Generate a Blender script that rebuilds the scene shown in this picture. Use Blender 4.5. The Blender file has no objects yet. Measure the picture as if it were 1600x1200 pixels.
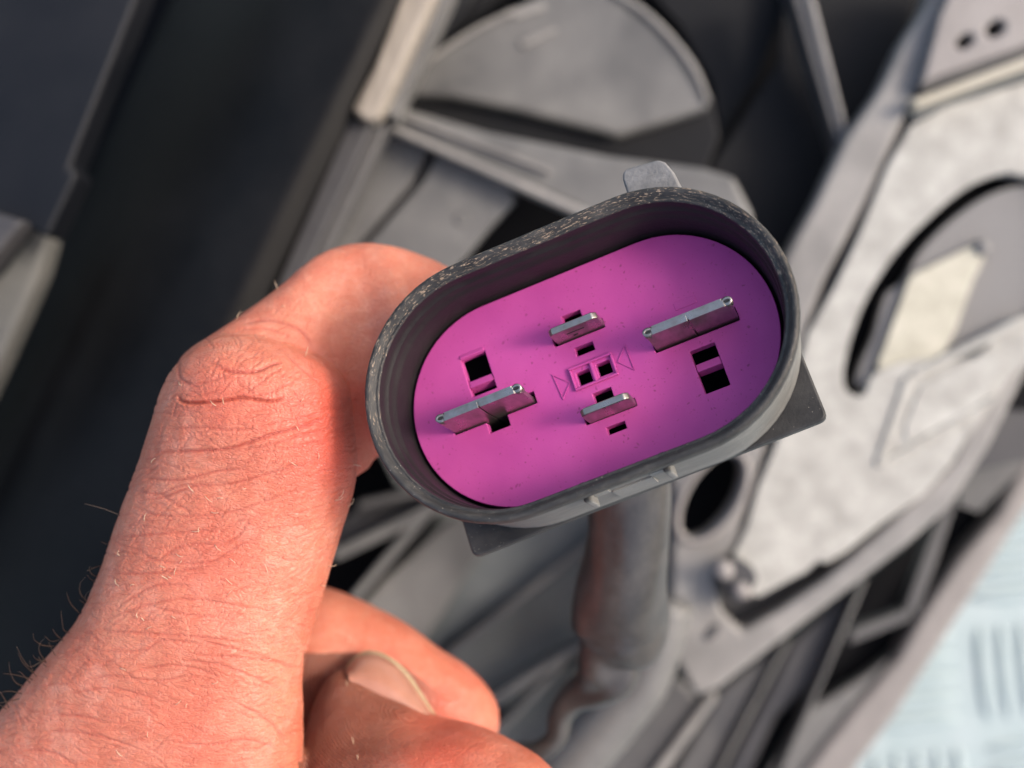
import bpy, bmesh, math, random
import numpy as np
from mathutils import Vector, Matrix, noise
from mathutils.geometry import delaunay_2d_cdt

random.seed(7)
# ---------------------------------------------------------------- camera, sky, sun, exposure
# units: 1 unit = 1 cm.  The camera looks straight down on the hand; +Y is up in the picture.
SC = bpy.context.scene
SC.unit_settings.system = 'METRIC'
SC.unit_settings.scale_length = 0.01
COL = SC.collection
D = 16.0            # camera to hand
S = 145.0           # photo pixels per cm at the hand
cam_d = bpy.data.cameras.new('camera')
cam = bpy.data.objects.new('camera', cam_d); COL.objects.link(cam)
cam.location = (0, 0, D)
cam_d.sensor_width = 36.0
cam_d.lens = 36.0 * D * S / 1600.0
cam_d.clip_start = 0.5; cam_d.clip_end = 2000
cam_d.dof.use_dof = True
cam_d.dof.focus_distance = D - 0.35
cam_d.dof.aperture_fstop = cam_d.lens * 1e-3 / 0.36
SC.camera = cam

SUN_DIR = Vector((0.68, 0.16, 0.66)).normalized()
world = bpy.data.worlds.new("World"); SC.world = world
world.use_nodes = True
wn = world.node_tree.nodes; wl = world.node_tree.links
sky = wn.new('ShaderNodeTexSky'); sky.sky_type = 'NISHITA'; sky.sun_disc = False
elev = math.asin(SUN_DIR.z)
sky.sun_elevation = elev
sky.sun_rotation = math.atan2(SUN_DIR.x, SUN_DIR.y)
sky.air_density = 1.0; sky.dust_density = 4.0; sky.ozone_density = 0.0
wl.new(sky.outputs[0], wn['Background'].inputs[0])
wn['Background'].inputs[1].default_value = 0.15
sun_d = bpy.data.lights.new('sun', 'SUN'); sun_d.energy = 1.05; sun_d.angle = math.radians(14.0)
sun_d.color = (1.0, 0.92, 0.84)
sun = bpy.data.objects.new('sun', sun_d); COL.objects.link(sun)
sun.rotation_euler = SUN_DIR.to_track_quat('Z', 'Y').to_euler()
SC.view_settings.view_transform = 'Standard'
SC.view_settings.look = 'None'
SC.view_settings.exposure = 1.12
SC.view_settings.gamma = 1.0

# ---------------------------------------------------------------- helpers
def P(px, py, z):
    """point seen at photo pixel (px, py) that lies at height z"""
    k = (D - z) / D / S
    return Vector(((px - 800) * k, (600 - py) * k, z))

def link(name, me, m=None, parent=None):
    o = bpy.data.objects.new(name, me); COL.objects.link(o)
    if m is not None and not me.materials: me.materials.append(m)
    if parent is not None:
        o.parent = parent
        if parent.type == 'EMPTY' and not parent.get('_local'):
            o.matrix_parent_inverse = Matrix.Translation(parent.location).inverted()
    return o

def thing(name, label, cat, loc=(0, 0, 0), mat4=None, group=None):
    o = bpy.data.objects.new(name, None); COL.objects.link(o)
    o.empty_display_size = 0.3
    if mat4 is not None: o.matrix_world = mat4; o['_local'] = 1
    else: o.location = loc
    o['label'] = label; o['category'] = cat
    if group: o['group'] = group
    return o

def bm_obj(name, bm, m, parent=None, smooth=False, bevel=0.0, seg=2, ang=35, flat=False):
    bmesh.ops.recalc_face_normals(bm, faces=bm.faces)
    me = bpy.data.meshes.new(name); bm.to_mesh(me); bm.free()
    if smooth:
        me.polygons.foreach_set('use_smooth', [True] * len(me.polygons))
    o = link(name, me, m, parent)
    if bevel:
        b = o.modifiers.new('bevel', 'BEVEL'); b.width = bevel; b.segments = seg
        b.limit_method = 'ANGLE'; b.angle_limit = math.radians(ang); b.harden_normals = False
        if flat: return o
        me.polygons.foreach_set('use_smooth', [True] * len(me.polygons))
        wnm = o.modifiers.new('wn', 'WEIGHTED_NORMAL'); wnm.keep_sharp = False
    return o

def densify(pts, n=8):
    """closed Catmull-Rom through 2-D points"""
    out = []
    N = len(pts)
    for i in range(N):
        p0, p1, p2, p3 = (np.array(pts[(i + k) % N], float) for k in (-1, 0, 1, 2))
        for j in range(n):
            t = j / n
            out.append(tuple(0.5 * ((2 * p1) + (-p0 + p2) * t + (2 * p0 - 5 * p1 + 4 * p2 - p3) * t * t + (-p0 + 3 * p1 - 3 * p2 + p3) * t ** 3)))
    return out

def round_poly(pts, r, n=5):
    """round the corners of a pixel polygon by r pixels"""
    out = []; N = len(pts)
    for i in range(N):
        a, b, c = (np.array(pts[(i + k) % N], float) for k in (-1, 0, 1))
        u = a - b; v = c - b
        lu, lv = np.linalg.norm(u), np.linalg.norm(v)
        rr = min(r, lu * .45, lv * .45)
        p, q = b + u / lu * rr, b + v / lv * rr
        for j in range(n + 1):
            t = j / n
            out.append(tuple((1 - t) ** 2 * p + 2 * t * (1 - t) * b + t * t * q))
    return out

def plate(name, outer, z, th, m, parent, holes=(), bevel=0.05, rnd=0, zf=None, seg=2):
    """solid plate: photo outline carried to height z (or zf(px,py)), real thickness th, with real holes"""
    if rnd: outer = round_poly(outer, rnd)
    H = zf if zf else (lambda a, b: z)
    vs = []; es = []
    loops = [outer] + [list(h) for h in holes]
    for lp in loops:
        s = len(vs)
        for p in lp:
            q = P(p[0], p[1], H(*p)); vs.append((q, p))
        es += [(s + i, s + (i + 1) % len(lp)) for i in range(len(lp))]
    v2 = [Vector((q[0].x, q[0].y)) for q in vs]
    rv, re, rf, ov, oe, of = delaunay_2d_cdt(v2, es, [], 1, 1e-5)
    def inside(pt, lp):
        c = False; n = len(lp)
        for i in range(n):
            (x1, y1), (x2, y2) = lp[i], lp[(i + 1) % n]
            if (y1 > pt.y) != (y2 > pt.y) and pt.x < (x2 - x1) * (pt.y - y1) / (y2 - y1) + x1: c = not c
        return c
    hl = []
    k = len(outer)
    for h in loops[1:]:
        hl.append([(v2[k + i].x, v2[k + i].y) for i in range(len(h))]); k += len(h)
    bm = bmesh.new()
    top = []
    zs = []
    for i, q in enumerate(rv):
        src = ov[i][0] if ov[i] else None
        zz = vs[src][0].z if src is not None else z
        zs.append(zz)
        top.append(bm.verts.new((q.x, q.y, zz)))
    bot = [bm.verts.new((q.x, q.y, zz - th)) for q, zz in zip(rv, zs)]
    cnt = {}
    for f in rf:
        c = sum((Vector(rv[i]) for i in f), Vector((0, 0))) / len(f)
        if any(inside(c, h) for h in hl): continue
        bm.faces.new([top[i] for i in f]); bm.faces.new([bot[i] for i in reversed(f)])
        for i in range(len(f)):
            e = (f[i], f[(i + 1) % len(f)])
            cnt[e] = 1
    for (a, b) in list(cnt):
        if (b, a) not in cnt:
            bm.faces.new([top[a], bot[a], bot[b], top[b]])
    for v in [v for v in bm.verts if not v.link_faces]: bm.verts.remove(v)
    bmesh.ops.dissolve_limit(bm, angle_limit=0.01, verts=bm.verts, edges=bm.edges)
    return bm_obj(name, bm, m, parent, bevel=bevel, seg=seg, flat=True)

def catmull(pts, n):
    pts = [np.array(p, float) for p in pts]
    P_ = [2 * pts[0] - pts[1]] + pts + [2 * pts[-1] - pts[-2]]
    out = []
    for i in range(1, len(P_) - 2):
        p0, p1, p2, p3 = P_[i - 1:i + 3]
        for j in range(n):
            t = j / n
            out.append(0.5 * ((2 * p1) + (-p0 + p2) * t + (2 * p0 - 5 * p1 + 4 * p2 - p3) * t * t + (-p0 + 3 * p1 - 3 * p2 + p3) * t ** 3))
    out.append(pts[-1])
    return out

def tube(bm, pts, nseg=8, sm=6):
    """pts: (x,y,z,r) world; smooth tube with round ends"""
    q = catmull(pts, sm) if len(pts) > 2 else [np.array(p, float) for p in pts]
    rings = []
    for i, p in enumerate(q):
        a = q[max(i - 1, 0)][:3]; b = q[min(i + 1, len(q) - 1)][:3]
        d = Vector(b - a).normalized()
        s = d.cross(Vector((0.13, 0.21, 1))).normalized(); t = s.cross(d)
        c = Vector(p[:3]); r = max(p[3], 1e-4)
        rings.append([bm.verts.new(c + (s * math.cos(2 * math.pi * k / nseg) + t * math.sin(2 * math.pi * k / nseg)) * r) for k in range(nseg)])
    for r0, r1 in zip(rings, rings[1:]):
        for k in range(nseg):
            bm.faces.new([r0[k], r0[(k + 1) % nseg], r1[(k + 1) % nseg], r1[k]])
    bm.faces.new(rings[0]); bm.faces.new(rings[-1])

def box(bm, x0, x1, y0, y1, z0, z1, m4=None):
    r = bmesh.ops.create_cube(bm, size=1)
    M = Matrix.Translation(((x0 + x1) / 2, (y0 + y1) / 2, (z0 + z1) / 2)) @ Matrix.Diagonal((x1 - x0, y1 - y0, z1 - z0, 1))
    if m4 is not None: M = m4 @ M
    bmesh.ops.transform(bm, matrix=M, verts=r['verts'])

# ---------------------------------------------------------------- materials
def nodes(name):
    m = bpy.data.materials.new(name); m.use_nodes = True
    t = m.node_tree
    return m, t, t.nodes['Principled BSDF']

def N(t, kind, **kw):
    n = t.nodes.new(kind)
    for k, v in kw.items():
        if k in n.inputs.keys(): n.inputs[k].default_value = v
        else: setattr(n, k, v)
    return n

def ramp(t, src, stops):
    r = t.nodes.new('ShaderNodeValToRGB')
    while len(r.color_ramp.elements) < len(stops): r.color_ramp.elements.new(0.5)
    for e, (p, c) in zip(r.color_ramp.elements, stops):
        e.position = p; e.color = (c, c, c, 1) if isinstance(c, (int, float)) else (*c, 1)
    t.links.new(src, r.inputs[0])
    return r.outputs[0]

def mixc(t, fac, a, b, mode='MIX'):
    x = t.nodes.new('ShaderNodeMix'); x.data_type = 'RGBA'; x.blend_type = mode
    for s, v in ((0, fac), (6, a), (7, b)):
        if isinstance(v, bpy.types.NodeSocket): t.links.new(v, x.inputs[s])
        elif s == 0: x.inputs[0].default_value = v
        else: x.inputs[s].default_value = (*v, 1)
    return x.outputs[2]

def noise_n(t, co, scale, detail=4, rough=.55, dist=0.0):
    n = N(t, 'ShaderNodeTexNoise', Scale=scale, Detail=detail, Roughness=rough, Distortion=dist)
    t.links.new(co, n.inputs['Vector'])
    return n.outputs[0]

def coords(t, scale=(1, 1, 1), rot=(0, 0, 0)):
    c = t.nodes.new('ShaderNodeTexCoord'); mp = t.nodes.new('ShaderNodeMapping')
    mp.inputs['Scale'].default_value = scale; mp.inputs['Rotation'].default_value = rot
    t.links.new(c.outputs['Object'], mp.inputs[0])
    return mp.outputs[0]

def bump(t, b, h, strength, dist, prev=None):
    n = N(t, 'ShaderNodeBump', Strength=strength, Distance=dist)
    t.links.new(h, n.inputs['Height'])
    if prev is not None: t.links.new(prev, n.inputs['Normal'])
    t.links.new(n.outputs[0], b.inputs['Normal'])
    return n.outputs[0]

def dusty(name, base, dust, amount=.5, rough=.5, scale=1.2, spec=.4, streak=None, bmp=.3, fine=18):
    """plastic or metal with a drifting film of dust"""
    m, t, b = nodes(name)
    co = coords(t, streak or (1, 1, 1), (0, 0, math.radians(-63) if streak else 0))
    n1 = noise_n(t, co, scale, 6, .6, .4)
    n2 = noise_n(t, co, fine, 3, .6)
    f = ramp(t, n1, [(.30, 0.15 * amount), (.72, amount)])
    c = mixc(t, f, base, dust)
    c = mixc(t, ramp(t, n2, [(.35, 0), (.75, .35)]), c, tuple(x * .75 for x in base))
    t.links.new(c, b.inputs['Base Color'])
    r = N(t, 'ShaderNodeMapRange'); t.links.new(n1, r.inputs[0])
    r.inputs['To Min'].default_value = rough - .1; r.inputs['To Max'].default_value = rough + .2
    t.links.new(r.outputs[0], b.inputs['Roughness'])
    b.inputs['Specular IOR Level'].default_value = spec
    bump(t, b, n2, bmp, .02)
    return m

M = {}
M['shroud'] = dusty('dusty_grey_plastic', (0.060, 0.059, 0.058), (0.175, 0.170, 0.160), 1, .36, .6)
M['shroud_light'] = dusty('pale_dusty_plastic', (0.120, 0.115, 0.108), (0.265, 0.252, 0.234), 1, .38, .8)
M['shroud_mid'] = dusty('mid_grey_plastic', (0.042, 0.042, 0.045), (0.12, 0.115, 0.11), .7, .5, .7)
M['shroud_dark'] = dusty('dark_grey_plastic', (0.0245, 0.0245, 0.028), (0.07, 0.0665, 0.0665), .7, .45, .7)
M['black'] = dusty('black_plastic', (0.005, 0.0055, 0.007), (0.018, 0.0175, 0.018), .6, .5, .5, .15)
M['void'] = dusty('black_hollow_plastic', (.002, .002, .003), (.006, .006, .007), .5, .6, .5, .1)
M['teal'] = dusty('greenish_grey_plastic', (0.062, 0.072, 0.075), (0.17, 0.178, 0.174), .8, .5, .5)
M['duct'] = dusty('black_satin_plastic', (0.002, 0.0019, 0.002), (0.014, 0.013, 0.0125), .9, .5, .45, .15, None, .2, 9)
M['panel_blue'] = dusty('blue_black_plastic', (0.003, 0.004, 0.006), (0.015, 0.0155, 0.019), .6, .45, .35, .25)
M['cream'] = dusty('chalky_aluminium', (0.22, 0.212, 0.19), (0.44, 0.43, 0.39), 1, .55, 2.2, .4, None, .5, 9)
M['cream_bar'] = dusty('cream_metal', (0.33, 0.3, 0.228), (0.42, 0.39, 0.33), .8, .5, 1.2)
M['pink_grey'] = dusty('pinkish_grey_plastic', (0.18, 0.163, 0.152), (0.27, 0.25, 0.235), .8, .42, 1.2)
M['beige'] = dusty('beige_worn_edge', (0.18, 0.155, 0.127), (0.36, 0.32, 0.27), .9, .6, 5, .4, (1, .12, 1), .5, 14)
M['bright_grey'] = dusty('light_grey_plastic', (0.14, 0.136, 0.132), (0.19, 0.184, 0.178), .6, .45, .6)
M['tread'] = dusty('aluminium_tread_plate', (0.26, 0.335, 0.34), (0.40, 0.46, 0.465), .9, .5, .8, .6, None, .15, 7)
M['tread'].node_tree.nodes['Principled BSDF'].inputs['Metallic'].default_value = 0
M['sleeve'] = dusty('dusty_rubber_sleeve', (0.018, 0.016, 0.0155), (0.085, 0.078, 0.071), .9, .34, 1.3, .6, None, .4, 12)
M['rubber'] = dusty('dark_rubber', (0.0126, 0.0098, 0.0098), (0.035, 0.028, 0.0266), .7, .4, 1.0, .4)

def housing_mat():
    m, t, b = nodes('worn_black_housing')
    co = coords(t); n1 = noise_n(t, co, 2.2, 6, .65); n2 = noise_n(t, co, 30, 4, .6)
    c = mixc(t, ramp(t, n1, [(.3, 0.05), (.75, .75)]), (.012, .012, .0125), (.060, .057, .053))
    ra = t.nodes.new('ShaderNodeAttribute'); ra.attribute_name = 'rimco'
    n3 = noise_n(t, ra.outputs['Vector'], 1.0, 5, .7, .3)
    g = t.nodes.new('ShaderNodeTexCoord'); sep = t.nodes.new('ShaderNodeSeparateXYZ'); t.links.new(g.outputs['Object'], sep.inputs[0])
    lipm = ramp(t, sep.outputs[2], [(0.0, 0), (1, 1)])
    mr = N(t, 'ShaderNodeMapRange'); t.links.new(sep.outputs[2], mr.inputs[0])
    mr.inputs['From Min'].default_value = .58; mr.inputs['From Max'].default_value = .76
    wear = noise_n(t, co, .8, 2)
    sepd = N(t, 'ShaderNodeMath', operation='MULTIPLY_ADD'); t.links.new(sep.outputs[1], sepd.inputs[0]); sepd.inputs[1].default_value = .22; t.links.new(wear, sepd.inputs[2])
    thr0 = ramp(t, n3, [(.55, 0), (.62, 1)]); wr = ramp(t, sepd.outputs[0], [(.42, .05), (.75, 1)])
    clump = ramp(t, noise_n(t, ra.outputs['Vector'], .16, 3, .6), [(.36, .2), (.52, 1)])
    cm = N(t, 'ShaderNodeMath', operation='MULTIPLY'); t.links.new(clump, cm.inputs[0]); t.links.new(thr0, cm.inputs[1]); thr0 = cm.outputs[0]
    thm = N(t, 'ShaderNodeMath', operation='MULTIPLY'); t.links.new(thr0, thm.inputs[0]); t.links.new(wr, thm.inputs[1]); thr = thm.outputs[0]
    mul = N(t, 'ShaderNodeMath', operation='MULTIPLY'); t.links.new(mr.outputs[0], mul.inputs[0]); t.links.new(thr, mul.inputs[1])
    m1 = N(t, 'ShaderNodeMapRange'); t.links.new(sep.outputs[2], m1.inputs[0]); m1.inputs['From Min'].default_value = -.57; m1.inputs['From Max'].default_value = -.50
    m2 = N(t, 'ShaderNodeMapRange'); t.links.new(sep.outputs[2], m2.inputs[0]); m2.inputs['From Min'].default_value = .60; m2.inputs['From Max'].default_value = .45
    mm = N(t, 'ShaderNodeMath', operation='MULTIPLY'); t.links.new(m1.outputs[0], mm.inputs[0]); t.links.new(m2.outputs[0], mm.inputs[1])
    mx = N(t, 'ShaderNodeMath', operation='MULTIPLY'); t.links.new(mm.outputs[0], mx.inputs[0]); t.links.new(ramp(t, noise_n(t, ra.outputs['Vector'], .25, 6, .7, .6), [(.2, .45), (.65, .95)]), mx.inputs[1])
    c = mixc(t, mx.outputs[0], c, (.20, .195, .18))
    scuf = ramp(t, noise_n(t, ra.outputs['Vector'], .35, 6, .7, .5), [(.5, 0), (.7, .35)])
    c = mixc(t, scuf, c, (.13, .118, .102))
    c = mixc(t, mul.outputs[0], c, (.36, .265, .185))
    v = N(t, 'ShaderNodeTexVoronoi', Scale=26); t.links.new(co, v.inputs['Vector'])
    gr = ramp(t, v.outputs['Distance'], [(.08, 1), (.16, 0)])
    sel = ramp(t, noise_n(t, co, 5, 2), [(.5, 0), (.6, .8)])
    mul2 = N(t, 'ShaderNodeMath', operation='MULTIPLY'); t.links.new(gr, mul2.inputs[0]); t.links.new(sel, mul2.inputs[1])
    c = mixc(t, mul2.outputs[0], c, (.45, .4, .33))
    t.links.new(c, b.inputs['Base Color'])
    b.inputs['Roughness'].default_value = .5; b.inputs['Specular IOR Level'].default_value = .3
    p = bump(t, b, n3, .45, .014); bump(t, b, n2, .35, .012, p)
    return m
M['housing'] = housing_mat()

M['inner'] = dusty('dark_inner_wall', (.010, .008, .009), (.022, .019, .019), .6, .5, 2.5, .3, None, .3, 20)
def magenta_mat(name='magenta_insert'):
    m, t, b = nodes(name)
    co = coords(t)
    c = mixc(t, ramp(t, noise_n(t, co, 1.1, 3), [(.3, 0), (.7, 1)]), (.42, .052, .245), (.52, .076, .295))
    c = mixc(t, ramp(t, noise_n(t, co, 9, 4, .6), [(.55, 0), (.85, .35)]), c, (.42, .05, .20))
    w = t.nodes.new('ShaderNodeVectorMath'); w.operation = 'ADD'
    t.links.new(co, w.inputs[0])
    nn = N(t, 'ShaderNodeTexNoise', Scale=8.0); t.links.new(co, nn.inputs['Vector'])
    sc = t.nodes.new('ShaderNodeVectorMath'); sc.operation = 'SCALE'; sc.inputs['Scale'].default_value = .12
    t.links.new(nn.outputs[1], sc.inputs[0]); t.links.new(sc.outputs[0], w.inputs[1])
    for sca, lo, hi, th, col, amt in ((7, .08, .16, .55, (.28, .035, .15), .8), (13, .09, .2, .53, (.20, .03, .10), .75), (24, .10, .24, .50, (.30, .04, .16), .6)):
        v = N(t, 'ShaderNodeTexVoronoi', Scale=sca); t.links.new(w.outputs[0], v.inputs['Vector'])
        d = ramp(t, v.outputs['Distance'], [(lo, 1), (hi, 0)])
        s = ramp(t, noise_n(t, co, sca * .37, 1), [(th, 0), (th + .05, amt)])
        mu = N(t, 'ShaderNodeMath', operation='MULTIPLY'); t.links.new(d, mu.inputs[0]); t.links.new(s, mu.inputs[1])
        c = mixc(t, mu.outputs[0], c, col)
    t.links.new(c, b.inputs['Base Color'])
    b.inputs['Roughness'].default_value = .5; b.inputs['Specular IOR Level'].default_value = .25
    b.inputs['Subsurface Weight'].default_value = .15
    b.inputs['Subsurface Radius'].default_value = (.1, .03, .06)
    bump(t, b, noise_n(t, co, 40, 3), .12, .01)
    return m
M['magenta'] = magenta_mat()

def metal_mat():
    m, t, b = nodes('tinned_metal')
    co = coords(t, (1, 1, .35))
    n = noise_n(t, co, 7, 4, .5)
    c = mixc(t, ramp(t, n, [(.3, 0), (.7, 1)]), (.25, .225, .20), (.46, .42, .37))
    t.links.new(c, b.inputs['Base Color'])
    b.inputs['Metallic'].default_value = .95
    t.links.new(ramp(t, n, [(.3, .45), (.7, .24)]), b.inputs['Roughness'])
    bump(t, b, n, .12, .01)
    return m
M['metal'] = metal_mat()
M['metal_dark'] = dusty('dark_metal_gap', (.01, .01, .01), (.03, .03, .03))

# ---------------------------------------------------------------- the place behind: fan assembly on a tread plate
def line_bar(name, p0, p1, w, z, th, m, parent, w1=None, bevel=.05):
    a = np.array(p0, float); b = np.array(p1, float)
    d = (b - a) / np.linalg.norm(b - a); n = np.array((-d[1], d[0]))
    w1 = w if w1 is None else w1
    pts = [tuple(a + n * w / 2), tuple(a - n * w / 2), tuple(b - n * w1 / 2), tuple(b + n * w1 / 2)]
    return plate(name, pts, z, th, m, parent, bevel=bevel)

def ellipse(cx, cy, a, b, ang, n=36):
    r = math.radians(ang)
    return [(cx + a * math.cos(t) * math.cos(r) - b * math.sin(t) * math.sin(r),
             cy + a * math.cos(t) * math.sin(r) + b * math.sin(t) * math.cos(r)) for t in [2 * math.pi * k / n for k in range(n)]]

# floor: aluminium tread plate with raised bars
bm = bmesh.new(); box(bm, -60, 60, -60, 60, -19.6, -19.0)
floor = bm_obj('floor', bm, M['tread']); floor['kind'] = 'structure'
def tread_mesh(L, W, h):
    bm = bmesh.new(); n = 10; rings = []
    for lv, s in ((0, 1), (.6, .8), (1, .35)):
        rings.append([bm.verts.new((math.copysign(abs(math.cos(a)) ** .9, math.cos(a)) * L / 2 * (s * .3 + .7), math.sin(a) * W / 2 * s, h * lv)) for a in [2 * math.pi * k / n for k in range(n)]])
    for r0, r1 in zip(rings, rings[1:]):
        for k in range(n): bm.faces.new([r0[k], r0[(k + 1) % n], r1[(k + 1) % n], r1[k]])
    bm.faces.new(rings[-1])
    bmesh.ops.recalc_face_normals(bm, faces=bm.faces)
    me = bpy.data.meshes.new('tread_bar'); bm.to_mesh(me); bm.free()
    me.polygons.foreach_set('use_smooth', [True] * len(me.polygons)); me.materials.append(M['tread'])
    return me
tm = tread_mesh(2.3, .36, .11)
cell = 2.75
o0 = P(1420, 1065, -19.0); rot0 = math.radians(6)
for i in range(-3, 5):
    for j in range(-4, 6):
        horiz = (i + j) % 2 == 0
        for k in range(5):
            off = (k - 2) * .48
            lx, ly = (0, off) if horiz else (off, 0)
            x = i * cell + lx; y = j * cell + ly
            w = Vector((o0.x + x * math.cos(rot0) - y * math.sin(rot0), o0.y + x * math.sin(rot0) + y * math.cos(rot0), -19.0))
            px = 800 + w.x * S * D / (D - w.z); py = 600 - w.y * S * D / (D - w.z)
            if px < 1150 or py < 620 or px > 1750 or py > 1350: continue
            if (px - 1000) * .9 + (py - 1200) * .9 < 150: continue
            o = bpy.data.objects.new('tread_bar', tm); COL.objects.link(o)
            o.parent = floor; o.location = w
            o.rotation_euler[2] = rot0 + (0 if horiz else math.pi / 2)

SH = thing('fan_shroud', 'dusty grey plastic radiator fan shroud with ribs, round hub and arms behind the connector', 'fan shroud', tuple(P(900, 600, -14)))
# deep black backing seen through the openings
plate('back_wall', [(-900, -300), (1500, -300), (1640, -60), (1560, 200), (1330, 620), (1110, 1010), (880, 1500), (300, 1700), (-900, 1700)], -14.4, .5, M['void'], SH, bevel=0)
# floor panels of the shroud, lower middle
plate('panel', [(560, 640), (1110, 600), (1110, 700), (905, 850), (690, 1010), (640, 1080), (540, 1020), (590, 930), (690, 800), (620, 760)], -12.6, .3, M['teal'], SH, bevel=.06)
plate('panel', [(1120, 700), (930, 836), (700, 1018), (660, 1120), (790, 1105), (905, 1008), (1080, 930)], -13.2, .3, M['teal'], SH, bevel=.06)
plate('panel', [(600, 905), (700, 815), (800, 790), (740, 880), (690, 960), (640, 1030), (560, 1000), (560, 950)], -12.3, .3, M['shroud'], SH, bevel=.06)
plate('panel', [(790, 1120), (905, 1030), (1060, 1050), (900, 1350), (700, 1350)], -13.4, .3, M['teal'], SH, bevel=.05)
line_bar('rib', (520, 870), (712, 778), 17, -11.7, .7, M['shroud'], SH, 20)
line_bar('rib', (540, 950), (668, 800), 13, -11.75, .7, M['shroud'], SH, 16)
line_bar('rib', (655, 1060), (1000, 785), 12, -11.9, .6, M['shroud_mid'], SH, 12)
line_bar('rib', (755, 1105), (925, 1000), 16, -12.0, .9, M['shroud'], SH, 16)
line_bar('rib', (770, 1150), (880, 1040), 12, -12.1, .8, M['shroud'], SH, 10)
bm = bmesh.new()
tube(bm, [(*P(1046, 940, -9.2), .42), (*P(1026, 1010, -9.3), .44), (*P(1000, 1070, -9.4), .46), (*P(950, 1130, -9.5), .5), (*P(890, 1200, -9.6), .5), (*P(800, 1300, -9.8), .5)], 20)
bm_obj('hose', bm, M['shroud'], SH, smooth=True)
line_bar('rib', (700, 760), (560, 790), 14, -12.1, .6, M['shroud_mid'], SH, 12)
plate('panel', [(560, 790), (640, 770), (700, 780), (620, 830), (520, 862), (500, 840)], -12.8, .3, M['shroud_dark'], SH)
line_bar('rib', (1045, 1035), (945, 1135), 16, -10.6, .6, M['beige'], SH, 18)

# upper middle: hub disc, raised arm, panel
disc = [(608, 160), (640, 120), (680, 85), (730, 48), (790, 18), (840, -8), (900, -30), (960, -8), (1005, 20), (1050, 62), (1085, 110), (1110, 168), (1040, 192), (965, 214), (900, 197), (800, 172), (700, 152), (640, 150)]
plate('disc_shade_plate', [(600, 150), (760, 140), (960, 190), (1112, 150), (1125, 215), (1100, 275), (900, 245), (740, 210), (610, 182)], -11.0, .4, M['black'], SH)  # black plate standing in for the shade along the disc's lower edge
plate('hub_disc', disc, -10.6, .7, M['shroud'], SH, bevel=.12, seg=3)
bm = bmesh.new()
tube(bm, [(*P(958, -12, -10.55), .06), (*P(1005, 18, -10.55), .07), (*P(1050, 62, -10.55), .07), (*P(1085, 110, -10.55), .07), (*P(1107, 160, -10.55), .05)])
bm_obj('disc_rim', bm, M['shroud_light'], SH, smooth=True)
bm = bmesh.new()
tube(bm, [(*P(612, 158, -10.55), .04), (*P(640, 122, -10.55), .05), (*P(680, 87, -10.55), .05), (*P(735, 50, -10.55), .05), (*P(800, 18, -10.55), .05)])
bm_obj('disc_rim', bm, M['shroud_light'], SH, smooth=True)
# small raised emblem frame on the disc
line_bar('moulded_mark', (800, 22), (850, 8), 16, -10.53, .1, M['shroud_light'], SH, 12, .02)
line_bar('moulded_mark', (815, 70), (868, 45), 10, -10.53, .1, M['shroud_light'], SH, 8, .02)
arm = [(596, 178), (622, 165), (760, 205), (950, 243), (1100, 262), (1148, 276), (1175, 330), (1190, 420), (960, 420), (905, 328), (800, 282), (700, 236), (610, 200)]
plate('arm', arm, -9.3, 1.2, M['shroud'], SH, bevel=.1)
line_bar('arm_rib', (604, 196), (920, 336), 11, -9.1, .5, M['shroud_light'], SH, 16)
line_bar('arm_rib', (615, 176), (860, 268), 6, -9.15, .4, M['shroud_light'], SH, 8)
plate('panel', [(556, 205), (600, 196), (672, 228), (640, 290), (520, 430), (440, 520), (400, 470), (470, 380)], -9.8, .4, M['shroud'], SH)
plate('panel', [(686, 234), (792, 286), (806, 312), (762, 360), (712, 420), (660, 480), (500, 520), (470, 500), (540, 420), (660, 282)], -9.7, .4, M['shroud'], SH)
plate('panel', [(660, 225), (700, 235), (680, 300), (560, 440), (500, 500), (520, 400)], -10.2, .3, M['shroud_mid'], SH)
bm = bmesh.new(); q = P(722, 342, -9.68); bmesh.ops.create_cone(bm, cap_ends=True, segments=20, radius1=.13, radius2=.1, depth=.06, matrix=Matrix.Translation(q))
bm_obj('boss', bm, M['shroud'], SH, smooth=False)

# black upper right bays
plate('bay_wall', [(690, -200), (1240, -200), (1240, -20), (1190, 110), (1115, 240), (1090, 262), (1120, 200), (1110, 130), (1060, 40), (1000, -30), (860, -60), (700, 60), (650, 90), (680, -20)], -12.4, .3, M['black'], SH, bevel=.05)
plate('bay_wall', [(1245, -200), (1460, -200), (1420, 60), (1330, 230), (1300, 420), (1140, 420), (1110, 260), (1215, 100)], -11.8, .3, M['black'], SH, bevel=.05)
line_bar('strut', (1246, -40), (1322, 235), 32, -10.4, .9, M['shroud_mid'], SH, 22)
line_bar('strut_edge', (1257, -40), (1326, 225), 12, -10.3, .6, M['shroud_light'], SH, 9)
plate('panel', [(640, -60), (760, -60), (735, 5), (690, 62), (620, 140), (600, 130)], -11.6, .3, M['panel_blue'], SH)

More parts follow.
